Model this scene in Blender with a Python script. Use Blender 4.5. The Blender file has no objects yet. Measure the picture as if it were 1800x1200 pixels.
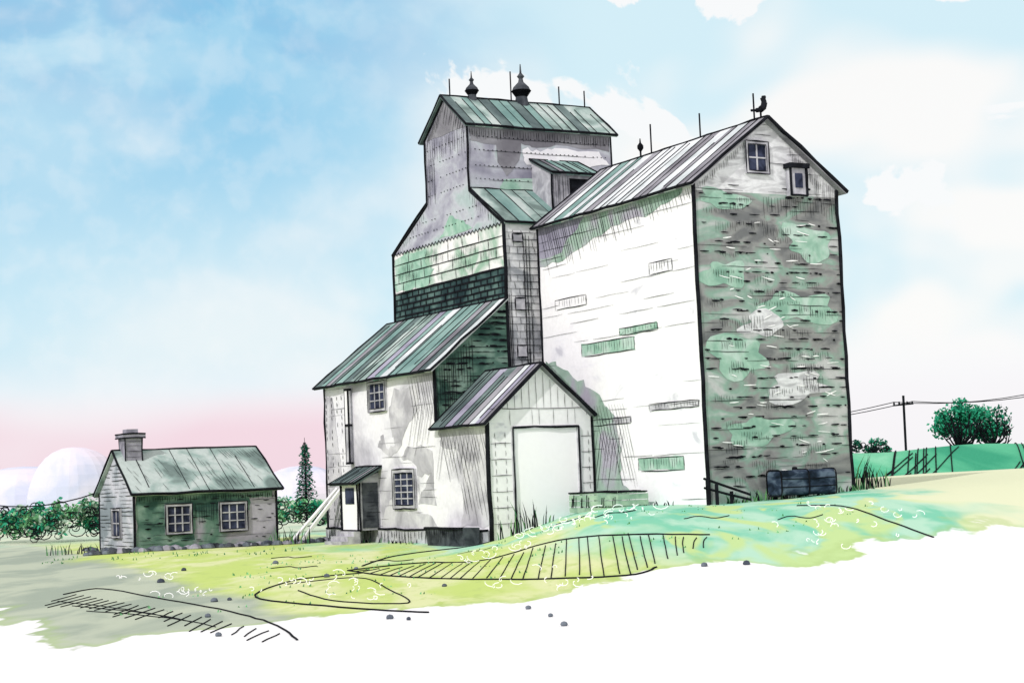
import bpy, math, random
from mathutils import Vector, Matrix
random.seed(7)
R=random.random
def rr(a,b): return a+(b-a)*random.random()
scene=bpy.context.scene
scene.view_settings.view_transform='Standard'
try: scene.view_settings.look='None'
except: pass
scene.view_settings.exposure=0
# ---------------- materials
MATS={}
def s2l(c):
    return tuple(((x/255)/12.92 if x/255<=.04045 else ((x/255+.055)/1.055)**2.4) for x in c)
def wash(name,cols,scale=1.0,stretch=(1,1,1),pos=None,dist=.6,detail=4,k=.9,grain=.1):
    m=bpy.data.materials.new(name); m.use_nodes=True; nt=m.node_tree; n=nt.nodes; l=nt.links
    b=n['Principled BSDF']; b.inputs['Roughness'].default_value=.95
    b.inputs['Specular IOR Level'].default_value=.05
    tc=n.new('ShaderNodeTexCoord'); mp=n.new('ShaderNodeMapping'); mp.inputs['Scale'].default_value=stretch
    l.new(tc.outputs['Object'],mp.inputs['Vector'])
    no=n.new('ShaderNodeTexNoise'); no.inputs['Scale'].default_value=scale; no.inputs['Detail'].default_value=detail; no.inputs['Distortion'].default_value=dist
    l.new(mp.outputs[0],no.inputs['Vector'])
    cr=n.new('ShaderNodeValToRGB'); e=cr.color_ramp.elements
    N=len(cols)
    if pos is None: pos=[.36+.28*i/max(1,N-1) for i in range(N)]
    while len(e)<N: e.new(.5)
    for i in range(N):
        e[i].position=pos[i]; c=s2l(cols[i]); e[i].color=(c[0]*k,c[1]*k,c[2]*k,1)
    l.new(no.outputs[0],cr.inputs[0])
    g=n.new('ShaderNodeTexNoise'); g.inputs['Scale'].default_value=5; g.inputs['Detail'].default_value=8
    l.new(tc.outputs['Object'],g.inputs['Vector'])
    mr=n.new('ShaderNodeMapRange'); mr.inputs['From Min'].default_value=.3; mr.inputs['From Max'].default_value=.7
    mr.inputs['To Min'].default_value=1-grain; mr.inputs['To Max'].default_value=1+grain*.3
    l.new(g.outputs[0],mr.inputs['Value'])
    mx=n.new('ShaderNodeVectorMath'); mx.operation='SCALE'
    l.new(cr.outputs[0],mx.inputs[0]); l.new(mr.outputs[0],mx.inputs['Scale'])
    l.new(mx.outputs[0],b.inputs['Base Color'])
    MATS[name]=m; return name
wash('ink',[(20,21,25),(34,36,42)],2,grain=.05)
wash('white_boards',[(216,214,224),(246,244,250),(253,251,255)],.45,(1,1,2.2),[.3,.36,.42],k=.9,grain=.06)
wash('white_clean',[(244,242,248),(253,251,255)],.6,k=.9,grain=.05)
wash('door_white',[(252,249,255),(255,252,255)],.4,k=.97,grain=.02)
wash('grey_siding',[(122,124,126),(156,157,156),(148,178,164),(200,202,202)],.5,(1,1,2.2),[.36,.47,.55,.66],k=.86)
wash('gable_boards',[(210,210,214),(238,239,242),(192,192,196)],.8,(1,1,3),[.4,.5,.62])
wash('green_siding',[(54,82,76),(92,124,112),(138,164,152)],.7,(1,1,2))
wash('office_boards',[(186,184,194),(218,216,225),(242,240,248),(250,248,254)],.38,(1,1,1.2),[.34,.42,.5,.6],k=.88,grain=.08)
wash('metal_sheet',[(150,149,166),(176,175,190),(200,203,212),(182,200,200)],.5,(1,1,1.4),[.36,.45,.56,.68],k=.86)
wash('block_light',[(160,192,172),(212,220,214),(246,244,244)],.6,(1,1,1),[.38,.46,.53])
wash('shingle_dark',[(40,58,62),(66,90,90),(102,128,124)],.9)
wash('shingle_light',[(160,163,170),(214,215,220),(240,240,243)],.8,(1,1,1),[.36,.45,.54])
wash('roof_teal',[(114,146,142),(148,178,172)],.6)
wash('roof_pale',[(196,204,206),(230,233,236)],.6)
wash('roof_grey',[(124,122,130),(164,163,170)],.6)
wash('roof_dark',[(82,96,98),(122,140,138)],.6)
wash('roof_lilac',[(144,140,160),(178,176,194)],.6)
wash('roof_cottage',[(122,140,136),(160,182,176),(198,210,206)],.6,(1,1,1),[.4,.5,.6],k=.84)
wash('cottage_wall',[(78,118,102),(120,150,136),(172,169,180),(196,192,204)],.45,(1,1,1.2),[.36,.46,.54,.62],k=.8)
wash('cottage_gable',[(144,154,162),(188,193,202),(214,214,224)],.6,(1,1,1.2),k=.84)
wash('patch_green',[(140,180,162),(164,200,182),(194,216,206)],1.2)
wash('patch_grey',[(176,174,182),(202,200,208),(224,222,228)],.8,(1,1,1),[.36,.47,.58],k=.86)
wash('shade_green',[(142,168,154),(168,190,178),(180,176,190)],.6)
wash('glass',[(34,38,54),(70,76,100)],2)
wash('frame_grey',[(160,159,168),(204,203,210)],2)
wash('dark_wood',[(52,56,62),(88,92,98)],2)
wash('tank_steel',[(26,34,44),(50,62,80),(100,114,132)],1.4,(1,1,2))
wash('stone',[(70,76,88),(120,128,138)],2)
wash('chimney_brick',[(132,130,142),(172,170,182)],2)
wash('leaf_teal',[(40,142,108),(62,172,134)],2)
wash('leaf_dark',[(18,88,70),(34,118,92)],2)
wash('leaf_green',[(110,180,126),(140,200,146)],2)
wash('leaf_grey',[(140,170,150),(176,200,176)],2)
wash('lilac',[(206,210,230),(222,220,234),(232,222,234)],.12,(1,1,1),[.4,.5,.6],k=.9,grain=.02)
wash('hill_teal',[(62,158,122),(96,188,146),(146,212,176)],.12,(1,.4,1))
wash('white_petal',[(255,255,255),(255,255,255)],1,k=1.0)
wash('blade',[(60,110,80),(110,160,100)],2)
# ---------------- mesh builder
class MB:
    def __init__(s): s.v=[];s.f=[];s.m=[]
    def face(s,pts,mat):
        i=len(s.v); s.v+=[tuple(p) for p in pts]; s.f.append(tuple(range(i,i+len(pts)))); s.m.append(mat)
    def hexa(s,c,mat):
        for q in ((0,1,2,3),(4,5,6,7),(0,1,5,4),(1,2,6,5),(2,3,7,6),(3,0,4,7)): s.face([c[i] for i in q],mat)
    def obj(s,name,parent=None,smooth=False):
        me=bpy.data.meshes.new(name); me.from_pydata(s.v,[],s.f)
        ml=sorted(set(s.m))
        for x in ml: me.materials.append(MATS[x])
        me.polygons.foreach_set('material_index',[ml.index(x) for x in s.m])
        if smooth: me.polygons.foreach_set('use_smooth',[True]*len(s.f))
        me.update()
        o=bpy.data.objects.new(name,me); scene.collection.objects.link(o)
        if parent: o.parent=parent
        return o
def empty(name):
    o=bpy.data.objects.new(name,None); scene.collection.objects.link(o); o.empty_display_size=.5; return o
def pbox(mb,P,a0,a1,b0,b1,o0,o1,mat):
    mb.hexa([P(a0,b0,o0),P(a1,b0,o0),P(a1,b1,o0),P(a0,b1,o0),P(a0,b0,o1),P(a1,b0,o1),P(a1,b1,o1),P(a0,b1,o1)],mat)
def tubeline(mb,pts,r,mat='ink',sides=5,taper=False):
    pts=[Vector(p) for p in pts]; n=len(pts); rings=[]
    for i,p in enumerate(pts):
        d=(pts[min(i+1,n-1)]-pts[max(i-1,0)])
        if d.length<1e-6: d=Vector((0,0,1))
        d.normalize()
        x=d.cross(Vector((0,0,1)) if abs(d.z)<.9 else Vector((0,1,0))).normalized(); y=d.cross(x)
        rad=r if not taper else r*(1-.85*i/(n-1))
        rings.append([p+x*rad*math.cos(2*math.pi*k/sides)+y*rad*math.sin(2*math.pi*k/sides) for k in range(sides)])
    for i in range(n-1):
        for k in range(sides):
            mb.face([rings[i][k],rings[i][(k+1)%sides],rings[i+1][(k+1)%sides],rings[i+1][k]],mat)
    mb.face(rings[0],mat); mb.face(rings[-1][::-1],mat)
def edge(mb,p,q,r=.045,wob=.028,mat='ink'):
    p=Vector(p);q=Vector(q); L=(q-p).length; n=max(2,int(L/.9)); pts=[]
    for i in range(n+1):
        t=i/n; w=wob if 0<i<n else 0
        pts.append(p.lerp(q,t)+Vector((rr(-w,w),rr(-w,w),rr(-w,w))))
    tubeline(mb,pts,r*rr(.85,1.15),mat)
def ribbon(mb,P,pts,w,off=.03,mat='ink',taper=True):
    n=len(pts); L=[];Rr=[]
    for i,(a,b) in enumerate(pts):
        a0,b0=pts[max(i-1,0)]; a1,b1=pts[min(i+1,n-1)]
        dx,dy=a1-a0,b1-b0; l=math.hypot(dx,dy) or 1
        ww=w*.5*rr(.75,1.2)
        if taper and (i==0 or i==n-1): ww*=.45
        L.append(P(a-dy/l*ww,b+dx/l*ww,off)); Rr.append(P(a+dy/l*ww,b-dx/l*ww,off))
    for i in range(n-1): mb.face([L[i],L[i+1],Rr[i+1],Rr[i]],mat)
def st(mb,P,a0,b0,a1,b1,w=.035,off=.03,wob=.015,mat='ink'):
    l=math.hypot(a1-a0,b1-b0); n=max(2,min(10,int(l/.6)+1)); pts=[]
    for i in range(n+1):
        t=i/n; k=wob if 0<i<n else 0
        pts.append((a0+(a1-a0)*t+rr(-k,k),b0+(b1-b0)*t+rr(-k,k)))
    ribbon(mb,P,pts,w,off,mat)
def planks(mb,P,b0,b1,afn,sp=.3,w=.02,fill=.6,seg=(.6,2.5)):
    b=b0
    while b<b1:
        lo,hi=afn(b); a=lo+rr(0,.3)
        while a<hi:
            e=min(hi,a+rr(*seg))
            if R()<fill: st(mb,P,a,b+rr(-.02,.02),e,b+rr(-.02,.02),w*rr(.7,1.4))
            a=e+rr(.05,.5)
        b+=sp*rr(.9,1.1)
def dashes(mb,P,b0,b1,afn,n,w=(.04,.09),L=(.08,.5),rows=.3):
    for _ in range(n):
        b=b0+rows*round(rr(0,(b1-b0))/rows)+rr(-.03,.03); lo,hi=afn(b); a=rr(lo+.1,hi-.1); e=min(hi-.05,a+rr(*L))
        if e>a: st(mb,P,a,b,e,b,rr(*w),.034)
def hatch(mb,P,a0,a1,top,ln,sp=.1,w=.022,slant=0):
    a=a0
    while a<a1:
        t=top(a) if callable(top) else top; l=ln(a) if callable(ln) else ln; l*=rr(.6,1.1)
        st(mb,P,a,t-rr(0,.05),a-slant*l,t-l,w*rr(.7,1.3),.036); a+=sp*rr(.7,1.3)
def blob(mb,P,ca,cb,ra,rb,mat,off=.012,n=30,rag=.25):
    pts=[];ph=[rr(0,6) for _ in range(5)]
    for i in range(n):
        t=2*math.pi*i/n; r=1+rag*sum(math.sin((k+2)*t+ph[k])/(1+.35*k) for k in range(5))*.6
        c,s=math.cos(t),math.sin(t)
        k=(1/max(abs(c),abs(s)))**.5; c*=k;s*=k
        pts.append(P(ca+ra*r*c,cb+rb*r*s,off))
    mb.face(pts,mat)
def poly(mb,P,pts,mat,off=.012,sub=5,j=.08):
    out=[]
    for k in range(len(pts)):
        a,b=pts[k],pts[(k+1)%len(pts)]
        for i in range(sub):
            t=i/sub; out.append(P(a[0]+(b[0]-a[0])*t+rr(-j,j),a[1]+(b[1]-a[1])*t+rr(-j,j),off))
    mb.face(out,mat)
def bricks(mb,P,a0,a1,b0,b1,bw,bh,w=.025,fill=.85,afn=None):
    row=0;b=b0
    while b<b1-.02:
        lo,hi=(a0,a1) if afn is None else afn(b)
        st(mb,P,lo,b,hi,b,w)
        a=lo+(bw*.5 if row%2 else bw)
        while a<hi:
            if R()<fill: st(mb,P,a+rr(-.03,.03),b,a+rr(-.03,.03),min(b+bh,b1),w)
            a+=bw*rr(.85,1.15)
        b+=bh;row+=1
def roof(mr,mi,BL,BR,TR,TL,n,mats,thick=.1,seam=.04,edges=True):
    BL,BR,TR,TL=map(Vector,(BL,BR,TR,TL)); N=(BR-BL).cross(TL-BL).normalized()
    if N.z<0: N=-N
    cuts=[0]+sorted([min(.99,max(.01,(i+rr(-.3,.3))/n)) for i in range(1,n)])+[1]
    for i in range(n):
        t0,t1=cuts[i],cuts[i+1]
        a,b,c,d=BL.lerp(BR,t0),BL.lerp(BR,t1),TL.lerp(TR,t1),TL.lerp(TR,t0)
        u=N*-thick
        mr.hexa([a+u,b+u,c+u,d+u,a,b,c,d],random.choice(mats))
        if i>0:
            k=rr(.0,.15) if R()<.5 else 0
            edge(mi,a.lerp(d,k)+N*.015,d.lerp(a,0 if R()<.6 else rr(0,.3))+N*.015,seam*.5*rr(.7,1.2),.012)
    if edges:
        for p,q,r in ((BL,BR,.06),(BR,TR,.05),(TR,TL,.045),(TL,BL,.05)): edge(mi,p,q,r)
def window(mw,mi,P,a0,a1,b0,b1,nc=2,nr=3,fr=.12):
    pbox(mw,P,a0,a1,b0,b1,.005,.04,'glass')
    pbox(mw,P,a0-fr,a0,b0-fr,b1+fr,.005,.1,'frame_grey'); pbox(mw,P,a1,a1+fr,b0-fr,b1+fr,.005,.1,'frame_grey')
    pbox(mw,P,a0,a1,b1,b1+fr,.005,.1,'frame_grey'); pbox(mw,P,a0,a1,b0-fr,b0,.005,.1,'frame_grey')
    s=(a1-a0)/nc; t=(b1-b0)/nr
    for i in range(1,nc): pbox(mw,P,a0+i*s-.03,a0+i*s+.03,b0,b1,.045,.07,'frame_grey')
    for i in range(1,nr): pbox(mw,P,a0,a1,b0+i*t-.025,b0+i*t+.025,.045,.074,'frame_grey')
    for k,(x0,x1,y0,y1) in enumerate(((a0-fr,a1+fr,b0-fr,b1+fr),(a0,a1,b0,b1))):
        w=.06 if k==0 else .04
        st(mi,P,x0,y0,x1,y0,w,.115);st(mi,P,x0,y1,x1,y1,w,.115);st(mi,P,x0,y0,x0,y1,w,.115);st(mi,P,x1,y0,x1,y1,w,.115)
def lathe(mb,c,prof,mat,seg=10):
    c=Vector(c)
    rings=[[c+Vector((r*math.cos(2*math.pi*k/seg),r*math.sin(2*math.pi*k/seg),z)) for k in range(seg)] for r,z in prof]
    for i in range(len(rings)-1):
        for k in range(seg): mb.face([rings[i][k],rings[i][(k+1)%seg],rings[i+1][(k+1)%seg],rings[i+1][k]],mat)
# ---------------- terrain
def sm(t): t=max(0,min(1,t)); return t*t*(3-2*t)
def H(x,y):
    m=sm((x+2.5)/6.5); f=sm((y-32)/26)
    z=-1.3+1.3*m*f+.04*max(0,min(x,22)-7)*f+.03*math.sin(x*.5)*math.sin(y*.23)
    g=sm((y-88)/40); return z*(1-g)+(-1.0)*g
def axis(lo,hi,step,far,k=1.25):
    out=[lo+i*step for i in range(int((hi-lo)/step)+1)]
    s=step;x=out[-1]
    while x<far: s*=k;x+=s;out.append(x)
    s=step;x=out[0];neg=[]
    while x>-far: s*=k;x-=s;neg.append(x)
    return neg[::-1]+out
xs=axis(-32,32,.8,2500); ys=[y for y in axis(4,110,.9,2500) if y>-60]
gm=bpy.data.meshes.new('ground')
gv=[(x,y,H(x,y)) for y in ys for x in xs]; nx=len(xs)
gf=[(j*nx+i,j*nx+i+1,(j+1)*nx+i+1,(j+1)*nx+i) for j in range(len(ys)-1) for i in range(nx-1)]
gm.from_pydata(gv,[],gf); gm.polygons.foreach_set('use_smooth',[True]*len(gf))
ground=bpy.data.objects.new('ground',gm); scene.collection.objects.link(ground)
def ground_mat():
    m=bpy.data.materials.new('meadow'); m.use_nodes=True; nt=m.node_tree;n=nt.nodes;l=nt.links
    b=n['Principled BSDF']; b.inputs['Roughness'].default_value=.95; b.inputs['Specular IOR Level'].default_value=.03
    tc=n.new('ShaderNodeTexCoord'); sx=n.new('ShaderNodeSeparateXYZ'); l.new(tc.outputs['Object'],sx.inputs[0])
    def noise(sc,st,det=4,dis=.5):
        mp=n.new('ShaderNodeMapping'); mp.inputs['Scale'].default_value=st; l.new(tc.outputs['Object'],mp.inputs[0])
        o=n.new('ShaderNodeTexNoise'); o.inputs['Scale'].default_value=sc;o.inputs['Detail'].default_value=det;o.inputs['Distortion'].default_value=dis
        l.new(mp.outputs[0],o.inputs[0]); return o.outputs[0]
    def M(op,a,b_,c=None):
        o=n.new('ShaderNodeMath'); o.operation=op
        for i,v in enumerate((a,b_,c)):
            if v is None: continue
            if isinstance(v,(int,float)): o.inputs[i].default_value=v
            else: l.new(v,o.inputs[i])
        return o.outputs[0]
    def mr(v,a,b_):
        o=n.new('ShaderNodeMapRange'); o.interpolation_type='SMOOTHSTEP'; l.new(v,o.inputs[0]); o.inputs[1].default_value=a;o.inputs[2].default_value=b_; return o.outputs[0]
    def mix(f,a,b_):
        o=n.new('ShaderNodeMix'); o.data_type='RGBA'; l.new(f,o.inputs[0])
        for i,v in ((6,a),(7,b_)):
            if isinstance(v,tuple):
                c=s2l(v); o.inputs[i].default_value=(c[0]*.8,c[1]*.8,c[2]*.8,1)
            else: l.new(v,o.inputs[i])
        return o.outputs[2]
    n1=noise(.22,(1,.45,1)); n2=noise(.6,(1,.3,1)); n3=noise(2.5,(1,.3,1),6); n4=noise(.3,(1.3,.35,1),3,1.2)
    lime=mix(mr(n2,.4,.62),(204,224,130),(228,234,178))
    lime=mix(mr(n3,.5,.75),lime,(194,214,128))
    aqua=mix(mr(n2,.4,.6),(134,212,180),(190,232,206))
    aqua=mix(mr(n4,.52,.6),aqua,(202,230,160))
    ax=M('ADD',M('ADD',sx.outputs[0],M('MULTIPLY',M('SUBTRACT',n1,.5),16)),M('MULTIPLY',M('SUBTRACT',sx.outputs[1],50),.35))
    col=mix(mr(ax,-2.0,3.5),lime,aqua)
    rt_=M('ADD',sx.outputs[0],M('MULTIPLY',M('SUBTRACT',n4,.5),12))
    col=mix(mr(rt_,11,15),col,(236,240,204))
    lx=M('ADD',M('ADD',sx.outputs[0],M('MULTIPLY',M('SUBTRACT',n1,.5),6)),M('MULTIPLY',sx.outputs[1],.38))
    col=mix(M('SUBTRACT',1,mr(lx,8.2,9.6)),col,mix(mr(n2,.4,.6),(170,182,166),(196,205,184)))
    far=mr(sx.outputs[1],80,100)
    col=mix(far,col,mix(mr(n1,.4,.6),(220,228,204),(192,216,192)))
    yb=M('ADD',M('ADD',sx.outputs[1],M('MULTIPLY',M('SUBTRACT',n1,.5),14)),M('MULTIPLY',sx.outputs[0],-.75))
    yb=M('SUBTRACT',yb,M('MULTIPLY',M('MAXIMUM',M('SUBTRACT',M('MULTIPLY',M('MAXIMUM',sx.outputs[0],-12.5),-1),7.5),0),2.1))
    yb=M('ADD',yb,M('MULTIPLY',M('SUBTRACT',n2,.5),9))
    yb=M('ADD',yb,M('MULTIPLY',M('SUBTRACT',n3,.5),1.5))
    pale=mr(yb,36.7,37.3)
    rim=M('MULTIPLY',pale,M('SUBTRACT',1,mr(yb,37.2,38.6)))
    col=mix(M('MULTIPLY',rim,.45),col,(178,206,130))
    col=mix(pale,(255,255,255),col)
    l.new(col,b.inputs['Base Color']); return m
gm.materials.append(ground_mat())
# ---------------- grain elevator frame
C0=Vector((6.88,62,0)); U=Vector((-.5,.866,0)); V=Vector((.866,.5,0))
def W(u,v,z): return C0+U*u+V*v+Vector((0,0,z))
def Lu(v0): return lambda a,b,o=0: W(a,v0-o,b)
def Lv(u0): return lambda a,b,o=0: W(u0-o,a,b)
metal=['roof_teal','roof_pale','roof_grey','roof_dark','roof_teal','roof_lilac','roof_cottage']
metal2=['roof_grey','roof_pale','roof_lilac','roof_grey','roof_pale','roof_teal']
# ===== annex
annex=empty('grain_storage_annex')
w=MB();i=MB();r=MB();x=MB()
AL,AW,AE,AR=11.2,6.8,11.8,14.3
P=Lu(0);Q=Lv(0)
w.face([P(0,-1.5),P(AL,-1.5),P(AL,AE),P(0,AE)],'white_boards')
w.face([W(AL,0,-1.5),W(AL,AW,-1.5),W(AL,AW,AE),W(AL,AW/2,AR),W(AL,0,AE)],'white_boards')
w.face([W(0,AW,-1.5),W(AL,AW,-1.5),W(AL,AW,AE),W(0,AW,AE)],'grey_siding')
w.face([Q(0,-1.5),Q(AW,-1.5),Q(AW,AE-.3),Q(0,AE-.3)],'grey_siding')
w.face([Q(0,AE-.3),Q(AW,AE-.3),Q(AW,AE),Q(AW/2,AR),Q(0,AE)],'gable_boards')
w.obj('walls',annex)
ov=.3; dz=ov*(AR-AE)/(AW/2)
roof(r,i,W(-ov,-ov,AE-dz+.12),W(AL+.1,-ov,AE-dz+.12),W(AL+.1,AW/2,AR+.12),W(-ov,AW/2,AR+.12),20,metal2)
roof(r,i,W(-ov,AW+ov,AE-dz+.12),W(AL+.1,AW+ov,AE-dz+.12),W(AL+.1,AW/2,AR+.12),W(-ov,AW/2,AR+.12),18,metal)
r.obj('metal_roof',annex)
gw=lambda b:(0,AW) if b<AE else ((b-AE)/(AR-AE)*AW/2,AW-(b-AE)/(AR-AE)*AW/2)
planks(i,Q,.2,AR-.1,gw,.36,.02,.5)
dashes(i,Q,.6,AE-.2,gw,290,rows=.36)
for b in range(60):
    zz=rr(.8,AE-.4); aa=rr(.2,AW-1.5); hatch(i,Q,aa,aa+rr(.5,1.3),zz,rr(.2,.45),.11,.018)
hatch(i,Q,3.2,6.7,AE-.4,.8,.12,.022)
for k in range(70):
    b=.36*round(rr(2,31)); a=rr(.2,AW-.8)
    if b<AE-.3: st(i,Q,a,b+rr(-.1,.1),a+rr(.2,.6),b+rr(-.1,.1),rr(.03,.05),.037,mat='white_petal')
hatch(i,Q,.1,2.6,lambda a:AE+(a)/(AW/2)*2.5-.15,.35,.1)
hatch(i,Q,4.6,6.7,lambda a:AE+(AW-a)/(AW/2)*2.5-.1,lambda a:.5+.4*(a-4.6),.1)
planks(i,P,.2,AE-.2,lambda b:(0,AL),.4,.014,.34,(.8,3.5))
hatch(i,P,.2,AL-.1,AE-.15,lambda a:.5+.13*a,.17,.026,.3)  # ink hatching draws the eave shade on the wall
poly(x,P,[(0.3,AE-.1),(AL,AE-.1),(AL,10.0),(9.2,10.1),(7.4,10.6),(5,11.0),(2.5,11.1),(1.2,11.4)],'shade_green',.012,4,.12)  # eave shade painted as a green wash
poly(x,P,[(7.5,AE-.12),(AL-.02,AE-.12),(AL-.02,10.4),(9.4,10.5),(8.3,11.2)],'roof_lilac',.014,4,.1)  # lilac layer over the painted eave shade
for (a,b,ra,rb,m) in ((2.3,8.95,.75,.22,'white_clean'),(4.0,6.75,1.3,.14,'patch_green'),(6.2,6.25,1.9,.25,'patch_green'),(8.8,8.3,1.2,.2,'white_clean'),(1.9,3.7,1.6,.12,'patch_grey'),(2.9,1.55,1.5,.25,'patch_green'),(6.2,3.3,1.4,.12,'patch_grey')):
    poly(x,P,[(a-ra,b-rb),(a+ra,b-rb),(a+ra,b+rb),(a-ra,b+rb)],m,.0135,5,.06)
    st(i,P,a-ra,b+rb,a+ra,b+rb,.035);st(i,P,a-ra,b-rb,a+ra*.9,b-rb,.035);st(i,P,a-ra,b-rb,a-ra,b+rb,.035);st(i,P,a+ra,b-rb,a+ra,b+rb,.03)
    hatch(i,P,a-ra,a+ra*.8,b+rb,rb*1.8,.2)
poly(x,P,[(11.1,6.0),(10.1,5.9),(8.2,5.0),(6.9,4.3),(6.0,3.6),(5.7,2.4),(5.6,1.0),(4.9,.3),(7.5,0),(8,3)],'shade_green',.0155,5,.14)  # painted shadow hugging the drive shed
hatch(i,P,5.3,7.4,4.0,3.4,.2,.02,.3);hatch(i,P,5.3,7.4,3.0,2.6,.24,.02,-.3)  # cross-hatching over the painted drive shed shadow
for (a,b,ra,rb) in ((1.4,11.2,1.0,.35),(1.6,5.4,1.3,.7),(4.6,7.2,1.6,.6),(2.4,2.6,1.3,.5),(5.3,9.7,1.1,.6),(1.2,8.4,.9,.5)):
    blob(x,Q,a,b,ra,rb,'patch_green',.013,30,.3)
blob(x,Q,4.3,4.2,1.4,.5,'gable_boards',.0135,30,.35);blob(x,Q,2.9,6.6,1.0,.4,'gable_boards',.0145,30,.35)
window(x,i,Q,2.55,3.4,12.35,13.35,2,2)
pbox(x,Q,4.35,5.1,11.45,12.5,.005,.3,'frame_grey'); pbox(x,Q,4.25,5.2,12.5,12.68,.005,.42,'ink')
pbox(x,Q,4.55,4.9,11.75,12.3,.3,.33,'glass')
for a in (4.35,5.1): edge(i,Q(a,11.45,.31),Q(a,12.5,.31),.06)
edge(i,Q(4.35,11.45,.31),Q(5.1,11.45,.31),.05)
for p,q,rd in ((W(0,0,-1),W(0,0,AE),.085),(W(0,AW,-1),W(0,AW,AE),.09),(W(AL,0,-1),W(AL,0,AE),.06)): edge(i,p,q,rd)
edge(i,W(-ov,-ov,AE-.1),W(-ov,AW/2,AR+.1),.07);edge(i,W(-ov,AW+ov,AE-.1),W(-ov,AW/2,AR+.1),.09)
for u_,hh in ((.5,1.0),(3.97,.95),(7.4,1.2)): tubeline(i,[W(u_,AW/2,AR),W(u_,AW/2,AR+.15+hh)],.035,'ink')
lathe(i,W(8.2,AW/2,AR+.1),[(.04,0),(.04,.25),(.13,.38),(.13,.5),(.04,.62),(.02,.8)],'ink')
b0=W(0.1,AW/2,AR+.1); tubeline(i,[b0,b0+Vector((0,0,.3))],.04,'ink')
bp=[b0+V*a+Vector((0,0,z)) for a,z in ((-.45,.28),(-.2,.3),(0,.34),(.15,.45),(.2,.62),(.12,.82),(.24,.84))]
for k,(a_,r_) in enumerate(zip(bp[:-1],(.05,.09,.13,.12,.1,.07))): tubeline(i,[a_,bp[k+1]],r_,'ink',7)
i.obj('edge_trim_joints_and_shade_hatching',annex); x.obj('window_vent_weathered_boards_painted_shade',annex)
# ===== elevator tower
elev=empty('grain_elevator')
w=MB();i=MB();r=MB();x=MB()
u0,u1,v0,v1=11.8,22.45,-1.3,6.2
c0,c1,cm=14.65,18.75,16.7; ZE,ZS,ZC,ZR=12.0,13.85,16.85,18.4
P=Lu(v0);Q=Lv(u0);QC=Lv(c0)
def q4(P,a0,a1,b0,b1,m): w.face([P(a0,b0),P(a1,b0),P(a1,b1),P(a0,b1)],m)
q4(P,u0,u1,-1.5,8.6,'green_siding');q4(P,u0,u1,8.6,10.1,'shingle_dark');q4(P,u0,u1,10.1,ZE,'block_light')
w.face([P(u0,ZE),P(u1,ZE),P(c1,ZS),P(c1,ZC),P(cm,ZR),P(c0,ZC),P(c0,ZS)],'metal_sheet')
q4(Q,v0,v1,-1.5,ZE,'shingle_light'); q4(QC,v0,v1,ZS,ZC,'metal_sheet')
w.face([W(u,v1,z) for u,z in ((u0,-1.5),(u1,-1.5),(u1,ZE),(c1,ZS),(c1,ZC),(cm,ZR),(c0,ZC),(c0,ZS),(u0,ZE))],'metal_sheet')
w.face([W(u1,v0,-1.5),W(u1,v1,-1.5),W(u1,v1,ZE),W(u1,v0,ZE)],'shingle_light'); w.face([W(c1,v0,ZS),W(c1,v1,ZS),W(c1,v1,ZC),W(c1,v0,ZC)],'metal_sheet')
roof(r,i,W(u0-.15,v0,ZE+.03),W(u0-.15,v1,ZE+.03),W(c0,v1,ZS+.13),W(c0,v0,ZS+.13),11,['roof_teal','roof_pale','roof_cottage','roof_teal'])
roof(r,i,W(u1+.15,v0,ZE+.03),W(u1+.15,v1,ZE+.03),W(c1,v1,ZS+.13),W(c1,v0,ZS+.13),8,metal)
roof(r,i,W(c0-.25,v0-.2,ZC-.1),W(c0-.25,v1+.25,ZC-.1),W(cm,v1+.25,ZR+.12),W(cm,v0-.2,ZR+.12),16,['roof_teal','roof_teal','roof_cottage','roof_dark','roof_cottage'])
roof(r,i,W(c1+.25,v0-.2,ZC-.1),W(c1+.25,v1+.25,ZC-.1),W(cm,v1+.25,ZR+.12),W(cm,v0-.2,ZR+.12),12,metal)
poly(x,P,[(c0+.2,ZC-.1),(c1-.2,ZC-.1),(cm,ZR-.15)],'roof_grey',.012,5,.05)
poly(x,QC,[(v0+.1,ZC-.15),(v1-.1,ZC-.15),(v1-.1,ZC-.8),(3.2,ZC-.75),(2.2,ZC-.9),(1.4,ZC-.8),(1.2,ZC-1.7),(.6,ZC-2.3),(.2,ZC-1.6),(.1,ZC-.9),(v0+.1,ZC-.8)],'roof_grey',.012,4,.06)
poly(x,QC,[(1.5,ZC-.95),(2.2,ZC-1.05),(3.2,ZC-.9),(5.6,ZC-.95),(6.0,ZC-1.4),(4.4,ZC-1.7),(1.6,ZC-1.7)],'white_clean',.017,4,.08)
poly(x,QC,[(.2,ZS+.1),(3.2,ZS+.1),(3.0,ZS+.7),(.5,ZS+.6)],'patch_green',.018,4,.08)
poly(x,P,[(u1-.1,10.2),(u1-.1,ZE-.1),(18.9,ZE-.1),(19.2,11.3),(18.4,10.8),(19.0,10.2)],'patch_green',.012,5,.12)
poly(x,P,[(14.6,12.15),(17.6,12.15),(17.2,12.5),(16.6,13.0),(15.4,12.7)],'patch_green',.012,5,.1)
for z in (14.4,15.0,15.7,16.3):
    for a in [v0+.3+k*.22 for k in range(34)]:
        if a<v1-.1 and R()<.8: st(i,QC,a,z,a+.07,z,.05)
    st(i,QC,v0+rr(0,1),z-.04,v1-rr(0,1),z-.04,.02)
for z in (12.6,13.1,14.2,14.9,15.6,16.3):
    lo,hi=(c0,c1) if z>ZS else (u0+.4+(z-ZE)*1.5,u1-.4-(z-ZE)*2)
    a=lo+.2
    while a<hi:
        if R()<.75: st(i,P,a,z,a+.1,z,.05)
        a+=.3
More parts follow.
